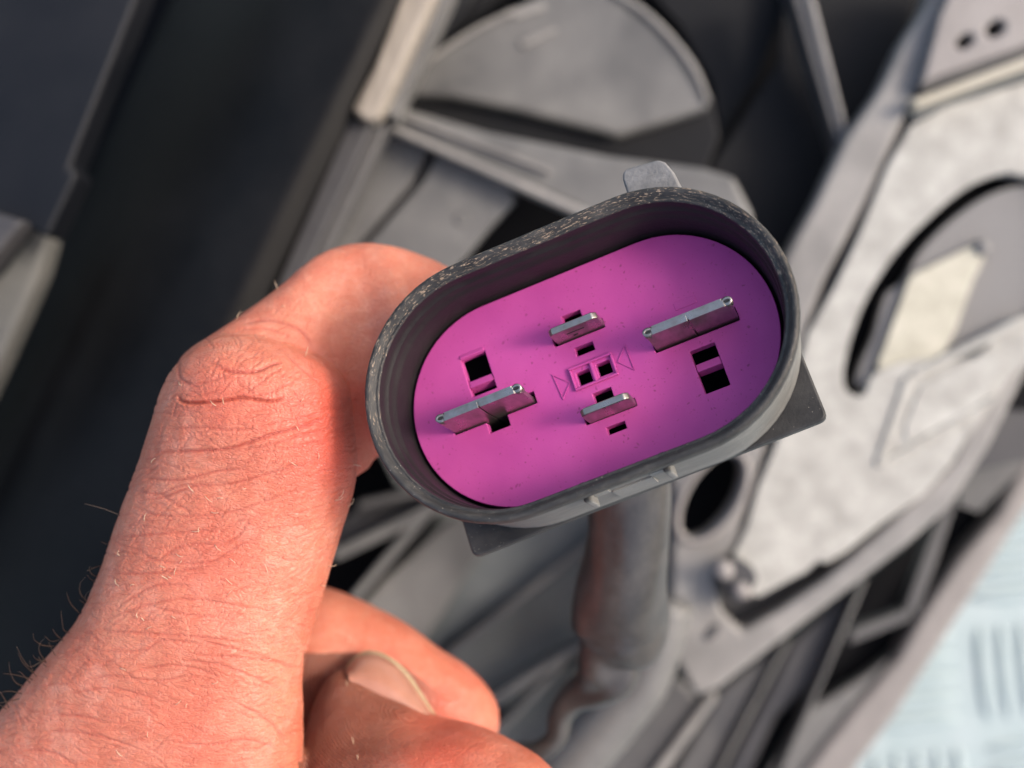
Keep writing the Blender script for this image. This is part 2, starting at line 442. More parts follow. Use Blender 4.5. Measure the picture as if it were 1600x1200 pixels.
# ring arm sweeping down on the right, shroud face with the oval hole
ring = [(1470, -60), (1445, 12), (1410, 66), (1374, 140), (1322, 214), (1277, 311), (1230, 396), (1190, 520), (1120, 640), (1052, 735), (1051, 820), (1049, 930), (1046, 1010), (1088, 1090), (1124, 1076), (1206, 1012), (1352, 902), (1420, 850), (1487, 790), (1545, 700), (1600, 590), (1640, 520), (1560, 560), (1490, 722), (1380, 826), (1290, 905), (1215, 955), (1160, 985), (1130, 955), (1118, 905), (1150, 850), (1199, 690), (1262, 510), (1288, 442), (1356, 311), (1420, 172), (1450, 124), (1505, 48), (1640, 20), (1640, -60)]
plate('ring_arm', ring, -10.0, .8, M['shroud_light'], SH, holes=[ellipse(1113, 776, 72, 34, -58)], bevel=.1, seg=3)
bm = bmesh.new(); el = ellipse(1113, 776, 80, 42, -58, 30)
tube(bm, [(*P(x, y, -9.98), .06) for x, y in el + el[:1]], 8, 2); bm_obj('hole_rim', bm, M['pink_grey'], SH, smooth=True)
plate('channel', [(1375, 262), (1440, 190), (1640, 60), (1700, 700), (1500, 740), (1380, 840), (1290, 920), (1150, 990), (1110, 900), (1160, 800), (1240, 520), (1330, 300)], -10.9, .3, M['shroud_dark'], SH, bevel=0)
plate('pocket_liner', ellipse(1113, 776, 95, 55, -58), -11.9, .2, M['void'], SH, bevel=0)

plate('slot', ellipse(1113, 988, 16, 7, -50), -9.96, .1, M['shroud_dark'], SH, bevel=0)
# top right connector box, bars
plate('socket_box', [(1470, 20), (1500, -40), (1680, -60), (1680, 20), (1600, 72), (1470, 118), (1440, 132)], -9.6, .8, M['pink_grey'], SH, holes=[ellipse(1508, 64, 16, 10, -35, 14), ellipse(1556, 44, 17, 12, -35, 14)])
plate('socket_liner', [(1480, 40), (1600, -10), (1600, 60), (1500, 100)], -10.5, .1, M['void'], SH, bevel=0)
line_bar('bar', (1436, 136), (1660, 58), 16, -9.7, .6, M['shroud_mid'], SH, 22)
line_bar('bar', (1428, 163), (1660, 76), 17, -9.5, .6, M['cream_bar'], SH, 18)
line_bar('bar', (1425, 182), (1660, 96), 14, -9.9, .5, M['teal'], SH, 12)

# cream motor plate
MP = thing('motor_plate', 'large chalky cream metal plate with round recess at the right', 'metal plate', tuple(P(1400, 600, -10)))
outer = [(1424, 196), (1480, 166), (1660, 110), (1700, 560), (1610, 560), (1577, 592), (1544, 642), (1508, 688), (1487, 724), (1442, 774), (1376, 820), (1320, 864), (1292, 880), (1277, 876), (1262, 892), (1212, 918), (1187, 932), (1150, 925), (1140, 880), (1165, 830), (1184, 765), (1215, 690), (1240, 600), (1262, 524), (1311, 437), (1345, 362), (1386, 262)]
rec = densify([(1596, 275), (1560, 272), (1500, 300), (1440, 352), (1400, 395), (1358, 458), (1332, 520), (1318, 580), (1324, 612), (1350, 618), (1362, 590), (1385, 575), (1440, 560), (1520, 560), (1580, 500), (1640, 470), (1640, 300)], 3)
plate('face', outer, -9.9, .5, M['cream'], MP, holes=[rec], bevel=.12, seg=3)
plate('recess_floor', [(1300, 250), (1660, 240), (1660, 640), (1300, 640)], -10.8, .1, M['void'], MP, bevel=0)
plate('inner_plate', densify([(1598, 290), (1542, 306), (1482, 348), (1436, 396), (1412, 440), (1384, 462), (1366, 524), (1346, 568), (1338, 604), (1380, 590), (1430, 565), (1530, 570), (1590, 500), (1650, 450), (1650, 300)], 3), -10.15, .3, M['bright_grey'], MP, bevel=.06)
M['label'] = dusty('pale_label', (.30, .285, .22), (.52, .49, .40), .9, .6, 2.5)
plate('blade_plate', [(1424, 430), (1512, 388), (1530, 380), (1540, 400), (1520, 440), (1492, 520), (1470, 560), (1400, 600), (1370, 575)], -9.98, .25, M['label'], MP, rnd=10)
bm = bmesh.new(); q = P(1535, 388, -10.0); bmesh.ops.create_cone(bm, cap_ends=True, segments=24, radius1=.16, radius2=.12, depth=.2, matrix=Matrix.Translation(q))
bm_obj('rivet', bm, M['bright_grey'], MP, smooth=True)
# embossed ribs on the plate
line_bar('embossed_rib', (1374, 728), (1424, 588), 12, -9.83, .15, M['cream'], MP, 16)
line_bar('embossed_rib', (1424, 588), (1600, 500), 14, -9.82, .15, M['cream'], MP, 16)
line_bar('embossed_rib', (1374, 728), (1560, 620), 8, -9.84, .12, M['cream'], MP, 10)
plate('raised_pad', [(1440, 600), (1560, 545), (1575, 575), (1520, 640), (1420, 690), (1412, 670)], -9.86, .08, M['cream'], MP, rnd=12)
for i, (x, y, r) in enumerate(((1131, 890, .17), (1158, 922, .15))):
    bm = bmesh.new(); bmesh.ops.create_uvsphere(bm, u_segments=16, v_segments=10, radius=r, matrix=Matrix.Translation(P(x, y, -9.35)) @ Matrix.Diagonal((1, 1, .7, 1)))
    bmesh.ops.create_cone(bm, cap_ends=True, segments=14, radius1=r * .7, radius2=r * .6, depth=1.0, matrix=Matrix.Translation(P(x, y, -9.85)))
    bm_obj('screw', bm, M['pink_grey'], MP, smooth=True)
plate('clip', [(1128, 905), (1150, 870), (1176, 886), (1184, 905), (1166, 935), (1150, 945)], -9.5, .4, M['shroud_dark'], MP, rnd=5)

# fan blades / struts, lower right
FB = thing('sloping_slats', 'dark grey plastic fan frame with long sloping bars between shroud and bright tread plate', 'frame', tuple(P(1250, 1050, -14)))
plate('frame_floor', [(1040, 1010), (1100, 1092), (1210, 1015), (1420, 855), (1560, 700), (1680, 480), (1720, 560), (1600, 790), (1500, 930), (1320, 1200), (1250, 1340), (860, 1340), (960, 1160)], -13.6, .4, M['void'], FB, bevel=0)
plate('bar', [(1056, 1052), (1092, 1092), (1128, 1078), (1040, 1180), (980, 1290), (850, 1290), (945, 1150)], -11.4, .6, M['shroud_mid'], FB, bevel=.1)
line_bar('bar_edge', (1118, 1084), (990, 1262), 15, -11.2, .6, M['shroud_light'], FB, 20)
plate('bar', [(1128, 1075), (1236, 990), (1180, 1090), (1110, 1210), (1080, 1280), (1010, 1280)], -12.0, .6, M['shroud_mid'], FB, bevel=.1)
line_bar('bar_edge', (1232, 1000), (1090, 1270), 8, -11.8, .5, M['shroud'], FB, 10)
plate('bar', [(1240, 1000), (1345, 905), (1318, 985), (1270, 1070), (1215, 1120), (1150, 1260), (1120, 1240), (1200, 1080)], -12.2, .6, M['shroud_dark'], FB, bevel=.1)
line_bar('bar_edge', (1352, 905), (1190, 1280), 7, -11.8, .5, M['shroud'], FB, 9)
plate('web', [(1330, 985), (1420, 950), (1424, 968), (1325, 1008)], -12.2, .5, M['shroud_mid'], FB, bevel=.06)
plate('web', [(1450, 850), (1470, 800), (1500, 770), (1460, 890), (1432, 960), (1410, 960)], -12.3, .5, M['shroud_mid'], FB, bevel=.06)
edge = [(1640, 640), (1600, 720), (1560, 800), (1500, 870), (1440, 960), (1400, 1030), (1330, 1110), (1260, 1200), (1200, 1300), (1290, 1300), (1340, 1200), (1400, 1120), (1470, 1010), (1540, 900), (1590, 820), (1650, 730)]
plate('outer_edge', edge, -12.8, .8, M['pink_grey'], FB, bevel=.15, seg=3)
plate('bar', [(1262, 1110), (1345, 1060), (1400, 1020), (1330, 1120), (1240, 1230), (1180, 1300), (1190, 1220)], -12.95, .5, M['shroud'], FB, bevel=.1)
plate('bar', [(1500, 700), (1560, 640), (1640, 560), (1660, 640), (1590, 740), (1530, 800), (1500, 790)], -12.4, .5, M['shroud'], FB, holes=[ellipse(1536, 692, 44, 20, -55, 20)], bevel=.1)

# black duct, left
DU = thing('black_duct', 'broad black satin plastic duct running up the left behind the finger', 'duct', tuple(P(300, 500, -13)))
bm = bmesh.new()
e0, e1 = P(668, -60, -8.4), P(160, 1000, -8.4)     # right edge line
f0, f1 = P(300, -60, -10.9), P(-190, 1000, -10.9)  # left edge line
K = 16; rows = []
for s in range(9):
    t_ = -0.15 + 1.6 * s / 8
    a = f0.lerp(f1, t_); b_ = e0.lerp(e1, t_)
    row = []
    for k in range(K + 1):
        u_ = k / K
        h = 1.6 * math.sin(math.pi * min(1, u_ * .62 + .02)) ** .8
        p = a.lerp(b_, u_); p.z += h
        row.append(bm.verts.new(p))
    row.append(bm.verts.new(b_ + Vector((0.1, 0, -4)))); row.insert(0, bm.verts.new(a + Vector((-.3, 0, -4))))
    rows.append(row)
for r0, r1 in zip(rows, rows[1:]):
    for k in range(len(r0) - 1): bm.faces.new([r0[k], r0[k + 1], r1[k + 1], r1[k]])
bm_obj('duct_shell', bm, M['duct'], DU, smooth=True)
plate('edge_trim', [(636, -30), (690, -30), (640, 80), (592, 184), (572, 190), (548, 172), (590, 90)], -7.6, .7, M['beige'], DU, bevel=.1)
line_bar('edge_lip', (704, -30), (606, 180), 26, -8.2, .8, M['shroud'], DU, 30)
line_bar('edge_trim', (566, 190), (440, 470), 34, -8.1, .7, M['shroud_dark'], DU, 30)
line_bar('edge_lip', (596, 190), (482, 440), 22, -8.6, .8, M['shroud_mid'], DU, 20)

LP = thing('side_panel', 'blue-black plastic panel with a pale grey strip at the left edge', 'panel', tuple(P(50, 200, -9)))
plate('panel_body', [(-260, -120), (255, -120), (214, 0), (110, 262), (122, 272), (84, 352), (74, 372), (30, 350), (-20, 420), (-260, 640)], -7.0, .9, M['panel_blue'], LP, bevel=.1)
M['strip'] = dusty('grey_strip', (.10, .10, .093), (.17, .167, .155), .8, .55, .8)
plate('strip', [(28, 346), (78, 368), (60, 430), (0, 566), (-90, 760), (-260, 900), (-260, 560), (-20, 410)], -8.4, .8, M['strip'], LP, bevel=.12, seg=3)
plate('panel_rail', [(-260, 440), (-40, 440), (40, 345), (-10, 330), (-120, 330), (-260, 380)], -6.6, .7, M['shroud_dark'], LP, bevel=.1)

# ---------------------------------------------------------------- the connector (local axes: x along, y across, z out of the face)
nrm = Vector((-.2769, .2104, .93758))
ux = Vector((.9124, .36364, .18786)); uy = nrm.cross(ux)
O = Vector((.85856, .14813, -.02117))
M4 = Matrix(((ux.x, uy.x, nrm.x, O.x), (ux.y, uy.y, nrm.y, O.y), (ux.z, uy.z, nrm.z, O.z), (0, 0, 0, 1)))
CN = thing('electrical_connector', 'oval black plug connector with magenta insert and four metal blades held at the fingertips', 'connector', mat4=M4)

def stadium(a, r, n=28):
    out = []
    for k in range(n + 1):
        t = -math.pi / 2 + math.pi * k / n; out.append((a + r * math.cos(t), r * math.sin(t)))
    for k in range(1, 12): out.append((a - 2 * a * k / 12, r))
    for k in range(n + 1):
        t = math.pi / 2 + math.pi * k / n; out.append((-a + r * math.cos(t), r * math.sin(t)))
    for k in range(1, 12): out.append((-a + 2 * a * k / 12, -r))
    return out

def sweep(name, a, prof, m, cap=False, parent=CN, jitter=0.0):
    bm = bmesh.new(); rings = []
    for j, (r, w) in enumerate(prof):
        ring = []
        for (x, y) in stadium(a, r):
            dz = jitter * noise.noise(Vector((x * 5, y * 5, w * 3))) if jitter else 0
            ring.append(bm.verts.new((x, y, w + dz)))
        rings.append(ring)
    n = len(rings[0])
    for r0, r1 in zip(rings, rings[1:]):
        for k in range(n): bm.faces.new([r0[k], r0[(k + 1) % n], r1[(k + 1) % n], r1[k]])
    if cap: bm.faces.new(rings[-1])
    o = bm_obj(name, bm, m, parent, smooth=True)
    st = stadium(a, prof[0][0]); acc = [0.0]
    for p_, q_ in zip(st, st[1:]): acc.append(acc[-1] + math.hypot(q_[0] - p_[0], q_[1] - p_[1]))
    at = o.data.attributes.new('rimco', 'FLOAT_VECTOR', 'POINT')
    pl = [0.0]
    for p_, q_ in zip(prof, prof[1:]): pl.append(pl[-1] + math.hypot(q_[0] - p_[0], q_[1] - p_[1]))
    tot = acc[-1]
    at.data.foreach_set('vector', [c for j in range(len(prof)) for k in range(n) for c in (15 * math.cos(2 * math.pi * acc[k] / tot) * tot / 6.28, 15 * math.sin(2 * math.pi * acc[k] / tot) * tot / 6.28, 55 * pl[j])])
    return o
AA = .915
rim = [(1.325, -.60), (1.33, -.2), (1.338, -.19), (1.34, .22), (1.352, .24), (1.355, .45), (1.375, .50), (1.405, .56), (1.428, .64), (1.437, .72), (1.436, .77), (1.425, .805),
       (1.405, .82), (1.385, .818), (1.36, .80), (1.335, .765), (1.318, .745), (1.308, .75), (1.298, .748), (1.288, .725), (1.284, .66), (1.28, .56), (1.262, .545), (1.255, .50), (1.25, .40), (1.236, .385), (1.23, .30), (1.215, .12), (1.205, 0), (1.195, -.12), (1.15, -.14)]
cut = rim.index((1.288, .725))
sweep('housing', AA, rim[:cut + 1], M['housing'], jitter=.008)
sweep('socket_wall', AA, rim[cut:], M['inner'], jitter=.008)
sweep('housing_floor', AA, [(1.25, -.35), (1.25, -.45), (.2, -.45)], M['void'], cap=True)

# magenta insert with real openings
rects = [(-1.345, -1.055, .216, .67), (-1.285, -1.04, -.24, -.10), (-1.665, -.68, -.115, .025), (.715, 1.67, -.085, .07), (1.058, 1.335, -.705, -.21),
         (-.12, .095, .50, .695), (-.30, .295, .40, .505), (-.1, .11, .205, .305), (-.176, -.02, -.117, .033), (.058, .216, -.104, .043),
         (-.078, .133, -.46, -.25), (-.25, .335, -.55, -.46), (-.058, .151, -.74, -.655)]
# merge touching rectangles into outlines
def union_cells():
    xs = sorted({r[0] for r in rects} | {r[1] for r in rects}); ys = sorted({r[2] for r in rects} | {r[3] for r in rects})
    inside = lambda x, y: any(r[0] < x < r[1] and r[2] < y < r[3] for r in rects)
    return xs, ys, inside
xs, ys, in_hole = union_cells()
def insert_mesh(r_out, z1, th):
    prof = stadium(AA, r_out, 40)
    vs = [Vector(p) for p in prof]; es = [(i, (i + 1) % len(prof)) for i in range(len(prof))]
    for r in rects:
        s = len(vs); vs += [Vector((r[0], r[2])), Vector((r[1], r[2])), Vector((r[1], r[3])), Vector((r[0], r[3]))]
        es += [(s, s + 1), (s + 1, s + 2), (s + 2, s + 3), (s + 3, s)]
    rv, re, rf, ov, oe, of = delaunay_2d_cdt(vs, es, [], 1, 1e-6)
    bm = bmesh.new()
    top = [bm.verts.new((q.x, q.y, z1)) for q in rv]; bot = [bm.verts.new((q.x, q.y, z1 - th)) for q in rv]
    cnt = {}
    for f in rf:
        c = sum((Vector(rv[i]) for i in f), Vector((0, 0))) / len(f)
        if in_hole(c.x, c.y): continue
        bm.faces.new([top[i] for i in f])
        for i in range(len(f)): cnt[(f[i], f[(i + 1) % len(f)])] = 1
    for (a, b) in list(cnt):
        if (b, a) not in cnt: bm.faces.new([top[a], bot[a], bot[b], top[b]])
    bmesh.ops.dissolve_limit(bm, angle_limit=.01, verts=bm.verts, edges=bm.edges)
    return bm
insert = bm_obj('insert', insert_mesh(1.166, 0, .13), M['magenta'], CN, bevel=.012, seg=2, ang=50)
def ibox(name, x0, x1, y0, y1, z0, z1, bevel=.01, tilt=0):
    bm = bmesh.new(); m4 = None
    if tilt:
        c = Vector(((x0 + x1) / 2, (y0 + y1) / 2, z1)); m4 = Matrix.Translation(c) @ Matrix.Rotation(tilt, 4, 'X') @ Matrix.Translation(-c)
    box(bm, x0, x1, y0, y1, z0, z1, m4)
    return bm_obj(name, bm, M['magenta'], insert, bevel=bevel)
def local_child(o): o.matrix_parent_inverse = Matrix.Identity(4)
ibox('bridge', -1.343, -1.057, .32, .40, -.16, -.01, tilt=math.radians(-14))
ibox('bridge', 1.06, 1.333, -.452, -.362, -.16, -.015, tilt=math.radians(-10))
ibox('ledge', -1.347, -1.058, .672, .72, -.05, .012, tilt=math.radians(-20))
ibox('moulded_patch', 1.07, 1.31, .27, .355, -.02, .006, .005)
# raised square frame round the two small sockets
for (x0, x1, y0, y1) in ((-.236, .264, .078, .105), (-.236, .264, -.16, -.135), (-.236, -.212, -.135, .078), (.240, .264, -.135, .078), (0.0, .034, -.135, .078)):
    ibox('socket_frame', x0, x1, y0, y1, -.03, .035, .008)
# moulded arrow triangles
for tri in (((-.424, .122), (-.257, -.041), (-.399, -.194)), ((.435, .137), (.295, -.025), (.444, -.181))):
    bm = bmesh.new()
    cx = sum(p[0] for p in tri) / 3; cy = sum(p[1] for p in tri) / 3
    inn = [(cx + (p[0] - cx) * .86, cy + (p[1] - cy) * .86) for p in tri]
    for i in range(3):
        a, b, c, d = tri[i], tri[(i + 1) % 3], inn[(i + 1) % 3], inn[i]
        lo = [bm.verts.new((*p, -.005)) for p in (a, b, c, d)]
        hi = [bm.verts.new((p[0], p[1], .011)) for p in (a, b, c, d)]
        bm.faces.new(hi)
        for k in range(4): bm.faces.new([lo[k], lo[(k + 1) % 4], hi[(k + 1) % 4], hi[k]])
    bm_obj('arrow_mark', bm, M['magenta'], insert)

# metal blades
def blade(x0, x1, y, th, top, seam, groove, name='terminal_blade'):
    bm = bmesh.new()
    ch = .07 if seam else .05
    half = th / 2
    def slab(xa, xb, ya, yb, za, zb, ca, cb):
        pts = [(xa, za), (xb, za), (xb, zb - cb), (xb - cb, zb), (xa + ca, zb), (xa, zb - ca)]
        f = [bm.verts.new((p[0], ya, p[1])) for p in pts]; g = [bm.verts.new((p[0], yb, p[1])) for p in pts]
        bm.faces.new(f); bm.faces.new(g[::-1])
        for k in range(6): bm.faces.new([f[k], f[(k + 1) % 6], g[(k + 1) % 6], g[k]])
    if seam:
        xm = (x0 + x1) / 2
        slab(x0 + .03, x1 - .03, y - half * .6, y + half, -.4, top - .012, ch * .8, ch * .8)
        slab(x0, xm - .008, y - half, y + half * .4, -.4, top, ch, .004)
        slab(xm + .008, x1, y - half, y + half * .4, -.4, top, .004, ch)
    else:
        slab(x0, x1, y - half, y + half, -.4, top, ch, ch)
    o = bm_obj(name, bm, M['metal'], CN, bevel=.018, seg=3, ang=40)
    # rolled ends: small open curls at both top corners
    if seam:
        for xe, sg in ((x0 + .035, 1), (x1 - .035, -1)):
            b2 = bmesh.new(); n = 14
            for rr in range(1):
                ro, ri = .058, .022
                vo = []; vi = []; wo = []; wi = []
                for k in range(n):
                    a = 2 * math.pi * k / n
                    vo.append(b2.verts.new((xe + math.cos(a) * ro * 1.05, y + math.sin(a) * ro * .85, top - .012 + .01 * math.cos(a) * sg * -1)))
                    vi.append(b2.verts.new((xe + math.cos(a) * ri * 1.6, y + math.sin(a) * ri * .7, top - .004)))
                    wo.append(b2.verts.new((xe + math.cos(a) * ro, y + math.sin(a) * ro * .85, top - .16)))
                    wi.append(b2.verts.new((xe + math.cos(a) * ri * 1.2, y + math.sin(a) * ri * .5, top - .07)))
                for k in range(n):
                    j = (k + 1) % n
                    b2.faces.new([vo[k], vo[j], vi[j], vi[k]]); b2.faces.new([vo[k], wo[k], wo[j], vo[j]]); b2.faces.new([vi[k], vi[j], wi[j], wi[k]])
                b2.faces.new(wi)
            c = bm_obj('rolled_end', b2, M['metal'], o, smooth=True)
            b3 = bmesh.new(); bmesh.ops.create_cone(b3, cap_ends=True, segments=12, radius1=.03, radius2=.03, depth=.006, matrix=Matrix.Translation((xe, y, top - .003)) @ Matrix.Diagonal((1.1, .45, 1, 1)))
            bm_obj('rolled_end', b3, M['metal_dark'], o)
    if groove:
        b2 = bmesh.new(); box(b2, x0 + .17, x1 - .19, y - half - .003, y - half + .01, top - .17, top - .145)
        bm_obj('groove', b2, M['metal_dark'], o)
        b2 = bmesh.new(); box(b2, x0 + .22, x0 + .27, y - half - .003, y - half + .01, top - .30, top - .26)
        bm_obj('groove', b2, M['metal_dark'], o)
    return o
b1 = blade(-1.645, -.70, -.055, .095, .60, True, False); b1['label'] = 'wide blade at the left of the insert'
b2_ = blade(.735, 1.665, -.018, .095, .60, True, False); b2_['label'] = 'wide blade at the right of the insert'
b3_ = blade(-.262, .298, .452, .08, .38, False, True); b3_['label'] = 'short narrow blade above the square sockets'
b4_ = blade(-.215, .335, -.508, .08, .40, False, False); b4_['label'] = 'short narrow blade below the square sockets'

# mounting flange behind, with rounded corners
bm = bmesh.new()
fl = round_poly([(-2.04, -1.35), (2.14, -1.29), (2.13, .5), (1.6, 1.1), (-1.6, 1.1), (-2.03, .6)], .10, 4)
lo = [bm.verts.new((p[0], p[1], -.72)) for p in fl]; hi = [bm.verts.new((p[0], p[1], -.58)) for p in fl]
bm.faces.new(hi); bm.faces.new(lo[::-1])
for k in range(len(fl)): bm.faces.new([lo[k], lo[(k + 1) % len(fl)], hi[(k + 1) % len(fl)], hi[k]])
bm_obj('flange', bm, M['housing'], CN, bevel=.03, seg=3)
# lower outer wall filling the straight side down to the flange
for x in (-.40, .47):
    bm = bmesh.new(); box(bm, x - .035, x + .035, -1.46, -1.25, .12, .60); bm_obj('guide_rib', bm, M['housing'], CN, bevel=.02, seg=3)
bm = bmesh.new(); box(bm, -.20, .25, -1.362, -1.30, -.25, .12); bm_obj('date_window', bm, M['housing'], CN, bevel=.008)
for (x0, x1) in ((-.40, -.2), (.25, .47)):
    bm = bmesh.new(); box(bm, x0, x1, -1.372, -1.30, .20, .34); bm_obj('wall_step', bm, M['housing'], CN, bevel=.008)
# latch tab at the top
bm = bmesh.new()
pts = [(1.05, 1.30), (1.335, 1.25), (1.62, 1.13), (1.60, 1.55), (1.55, 1.70), (1.49, 1.755), (1.14, 1.80), (1.09, 1.775), (1.065, 1.70)]
hi = [bm.verts.new((p[0], p[1], .50)) for p in pts]; lo = [bm.verts.new((p[0] , p[1], -.1)) for p in pts]
bm.faces.new(hi); bm.faces.new(lo[::-1])
for k in range(len(pts)): bm.faces.new([lo[k], lo[(k + 1) % len(pts)], hi[(k + 1) % len(pts)], hi[k]])
M['tab'] = dusty('dusty_grey_tab', (.12, .118, .115), (.24, .235, .23), .9, .6, 4, .3, None, .6, 16)
bm_obj('latch_tab', bm, M['tab'], CN, bevel=.03, seg=4)
# rear body
sweep('rear_body', .75, [(.85, -.70), (.85, -1.5), (.75, -1.7), (.1, -1.7)], M['housing'], cap=True)

# cable sleeve leaving the back of the connector
bm = bmesh.new()
path = [(985, 640, -2.2, 60), (984, 740, -2.6, 64), (982, 830, -3.0, 65), (973, 915, -3.5, 70), (966, 965, -3.9, 73), (962, 995, -4.0, 66), (948, 1022, -4.1, 47), (944, 1050, -4.2, 46), (925, 1072, -4.35, 34), (895, 1092, -4.5, 24), (876, 1118, -4.6, 19), (868, 1152, -4.7, 17), (838, 1175, -4.8, 17), (790, 1178, -5.0, 17), (700, 1190, -5.3, 17)]
rings = []
q = catmull(path, 6); prevd = None
for i, p in enumerate(q):
    a = P(*q[max(i - 1, 0)][:3]); b = P(*q[min(i + 1, len(q) - 1)][:3]); d = (b - a).normalized()
    s = d.cross(Vector((0, 0, 1))).normalized(); t = s.cross(d)
    c = P(*p[:3]); r = p[3] / S * (D - p[2]) / D
    ring = []
    for k in range(40):
        an = 2 * math.pi * k / 40
        rr = 1 + (.08 + .14 * max(0, min(1, (p[1] - 880) / 120))) * noise.noise(c * 1.1 + Vector((math.cos(an), math.sin(an), 0)) * 1.2) + .03 * noise.noise(c * 3 + Vector((math.cos(an), math.sin(an), 0)) * 3)
        ring.append(bm.verts.new(c + (s * math.cos(an) + t * math.sin(an) * .8) * r * rr))
    rings.append(ring)
for r0, r1 in zip(rings, rings[1:]):
    for k in range(40): bm.faces.new([r0[k], r0[(k + 1) % 40], r1[(k + 1) % 40], r1[k]])
bm.faces.new(rings[0]); bm.faces.new(rings[-1])
inv = M4.inverted()
def to_local(o):  # mesh given in world coordinates, made a child of the connector
    o.data.transform(inv); return o
sl = to_local(bm_obj('cable_sleeve', bm, M['sleeve'], CN, smooth=True))


# ---------------------------------------------------------------- the hand
HAND_Z = 0
class Sec:
    pass
def section_tube(bm, secs, n=32, sub=5, cap0=True, cap1=True, sq=2.2):
    """secs: (Lx,Ly,Rx,Ry, z, depth_halfwidth): the two photo silhouette points of the finger, its height and half depth"""
    q = catmull(secs, sub)
    rings = []
    for s in q:
        Lp, Rp = P(s[0], s[1], s[4]), P(s[2], s[3], s[4])
        c = (Lp + Rp) / 2; a = (Rp - Lp) / 2; h = Vector((0, 0, s[5]))
        ring = []
        for k in range(n):
            an = 2 * math.pi * k / n; ca, sa = math.cos(an), math.sin(an)
            e = 2 / sq
            ring.append(bm.verts.new(c + a * math.copysign(abs(ca) ** e, ca) + h * math.copysign(abs(sa) ** e, sa)))
        rings.append(ring)
    for r0, r1 in zip(rings, rings[1:]):
        for k in range(n): bm.faces.new([r0[k], r0[(k + 1) % n], r1[(k + 1) % n], r1[k]])
    for ring, on in ((rings[0], cap0), (rings[-1], cap1)):
        bm.faces.new(ring)

bm = bmesh.new()
# index finger, lower part up to the bent knuckle
section_tube(bm, [(-420, 1620, 420, 1760, -2.6, 1.5), (-230, 1370, 450, 1500, -2.0, 1.25), (-90, 1215, 474, 1300, -1.5, 1.05), (0, 1112, 474, 1190, -1.25, .98), (52, 1052, 473, 1110, -1.1, .93), (100, 996, 473, 1052, -1.0, .90),
                  (128, 958, 486, 992, -.95, .90), (156, 896, 506, 925, -.9, .88), (192, 792, 533, 835, -.85, .88), (218, 728, 553, 768, -.8, .88),
                  (240, 655, 558, 715, -.74, .90), (254, 612, 553, 660, -.74, .92), (274, 575, 545, 608, -.76, .90), (305, 545, 520, 572, -.86, .82), (345, 525, 480, 548, -1.0, .62), (385, 520, 440, 530, -1.05, .30)])
# middle segment, bending behind the connector
section_tube(bm, [(262, 600, 330, 760, -1.15, .55), (292, 552, 400, 770, -1.15, .74), (345, 514, 470, 770, -1.2, .80), (400, 475, 535, 755, -1.4, .78), (450, 436, 572, 735, -1.55, .74), (488, 404, 584, 718, -1.72, .70),
                  (520, 387, 600, 710, -1.85, .67), (560, 380, 620, 700, -1.95, .65), (610, 383, 660, 690, -1.95, .62), (660, 398, 705, 680, -2.15, .60), (720, 430, 750, 660, -2.3, .55), (765, 480, 785, 620, -2.35, .38)])
# middle finger behind
section_tube(bm, [(250, 950, 160, 1250, -3.6, .7), (360, 900, 290, 1180, -3.5, .85), (440, 903, 360, 1160, -3.45, .85), (509, 918, 440, 1160, -3.4, .86), (555, 935, 480, 1180, -3.4, .86), (601, 957, 520, 1195, -3.4, .84), (641, 980, 560, 1205, -3.4, .82), (684, 1013, 600, 1215, -3.4, .80),
                  (727, 1040, 640, 1220, -3.4, .76), (758, 1070, 676, 1228, -3.4, .68), (778, 1105, 710, 1230, -3.4, .52), (780, 1140, 745, 1215, -3.4, .25)])
# thumb, pad towards the camera, tip up-left
section_tube(bm, [(530, 1046, 548, 1050, -2.3, .12), (512, 1060, 566, 1056, -2.25, .34), (494, 1090, 600, 1076, -2.2, .50), (482, 1122, 640, 1098, -2.1, .62), (474, 1152, 684, 1124, -1.95, .72), (470, 1190, 740, 1136, -1.65, .78),
                  (474, 1240, 800, 1160, -1.4, .86), (500, 1320, 865, 1205, -1.05, .92), (530, 1420, 930, 1310, -1.0, 1.0), (500, 1560, 950, 1500, -1.5, 1.15), (330, 1760, 860, 1740, -3.0, 1.3)])
# palm, curled ring and little fingers, wrist (below the frame)
section_tube(bm, [(-560, 1500, 560, 1480, -4.2, 1.2), (-620, 1650, 760, 1700, -4.0, 1.7), (-640, 1900, 820, 1950, -4.0, 1.8), (-560, 2200, 740, 2250, -4.0, 1.7), (-400, 2500, 560, 2520, -4.0, 1.5), (-330, 2900, 500, 2900, -4.0, 1.5)])
section_tube(bm, [(-100, 1420, -100, 1700, -5.2, .9), (120, 1290, 110, 1560, -5.3, .85), (350, 1240, 300, 1470, -5.2, .82), (520, 1280, 420, 1460, -5.0, .7), (580, 1350, 500, 1460, -4.9, .35)])
section_tube(bm, [(-120, 1560, -120, 1850, -6.6, .8), (120, 1450, 110, 1690, -6.7, .75), (320, 1420, 290, 1620, -6.5, .7), (450, 1470, 370, 1610, -6.3, .55), (480, 1520, 430, 1600, -6.2, .3)])
bmesh.ops.recalc_face_normals(bm, faces=bm.faces)
me = bpy.data.meshes.new('hand_raw'); bm.to_mesh(me); bm.free()
raw = bpy.data.objects.new('hand_raw', me); COL.objects.link(raw)
md = raw.modifiers.new('remesh', 'REMESH'); md.mode = 'VOXEL'; md.voxel_size = .031; md.use_smooth_shade = True
ms = raw.modifiers.new('smooth', 'SMOOTH'); ms.factor = .5; ms.iterations = 11
dg = bpy.context.evaluated_depsgraph_get(); dg.update()
me2 = bpy.data.meshes.new_from_object(raw.evaluated_get(dg))
bpy.data.objects.remove(raw)
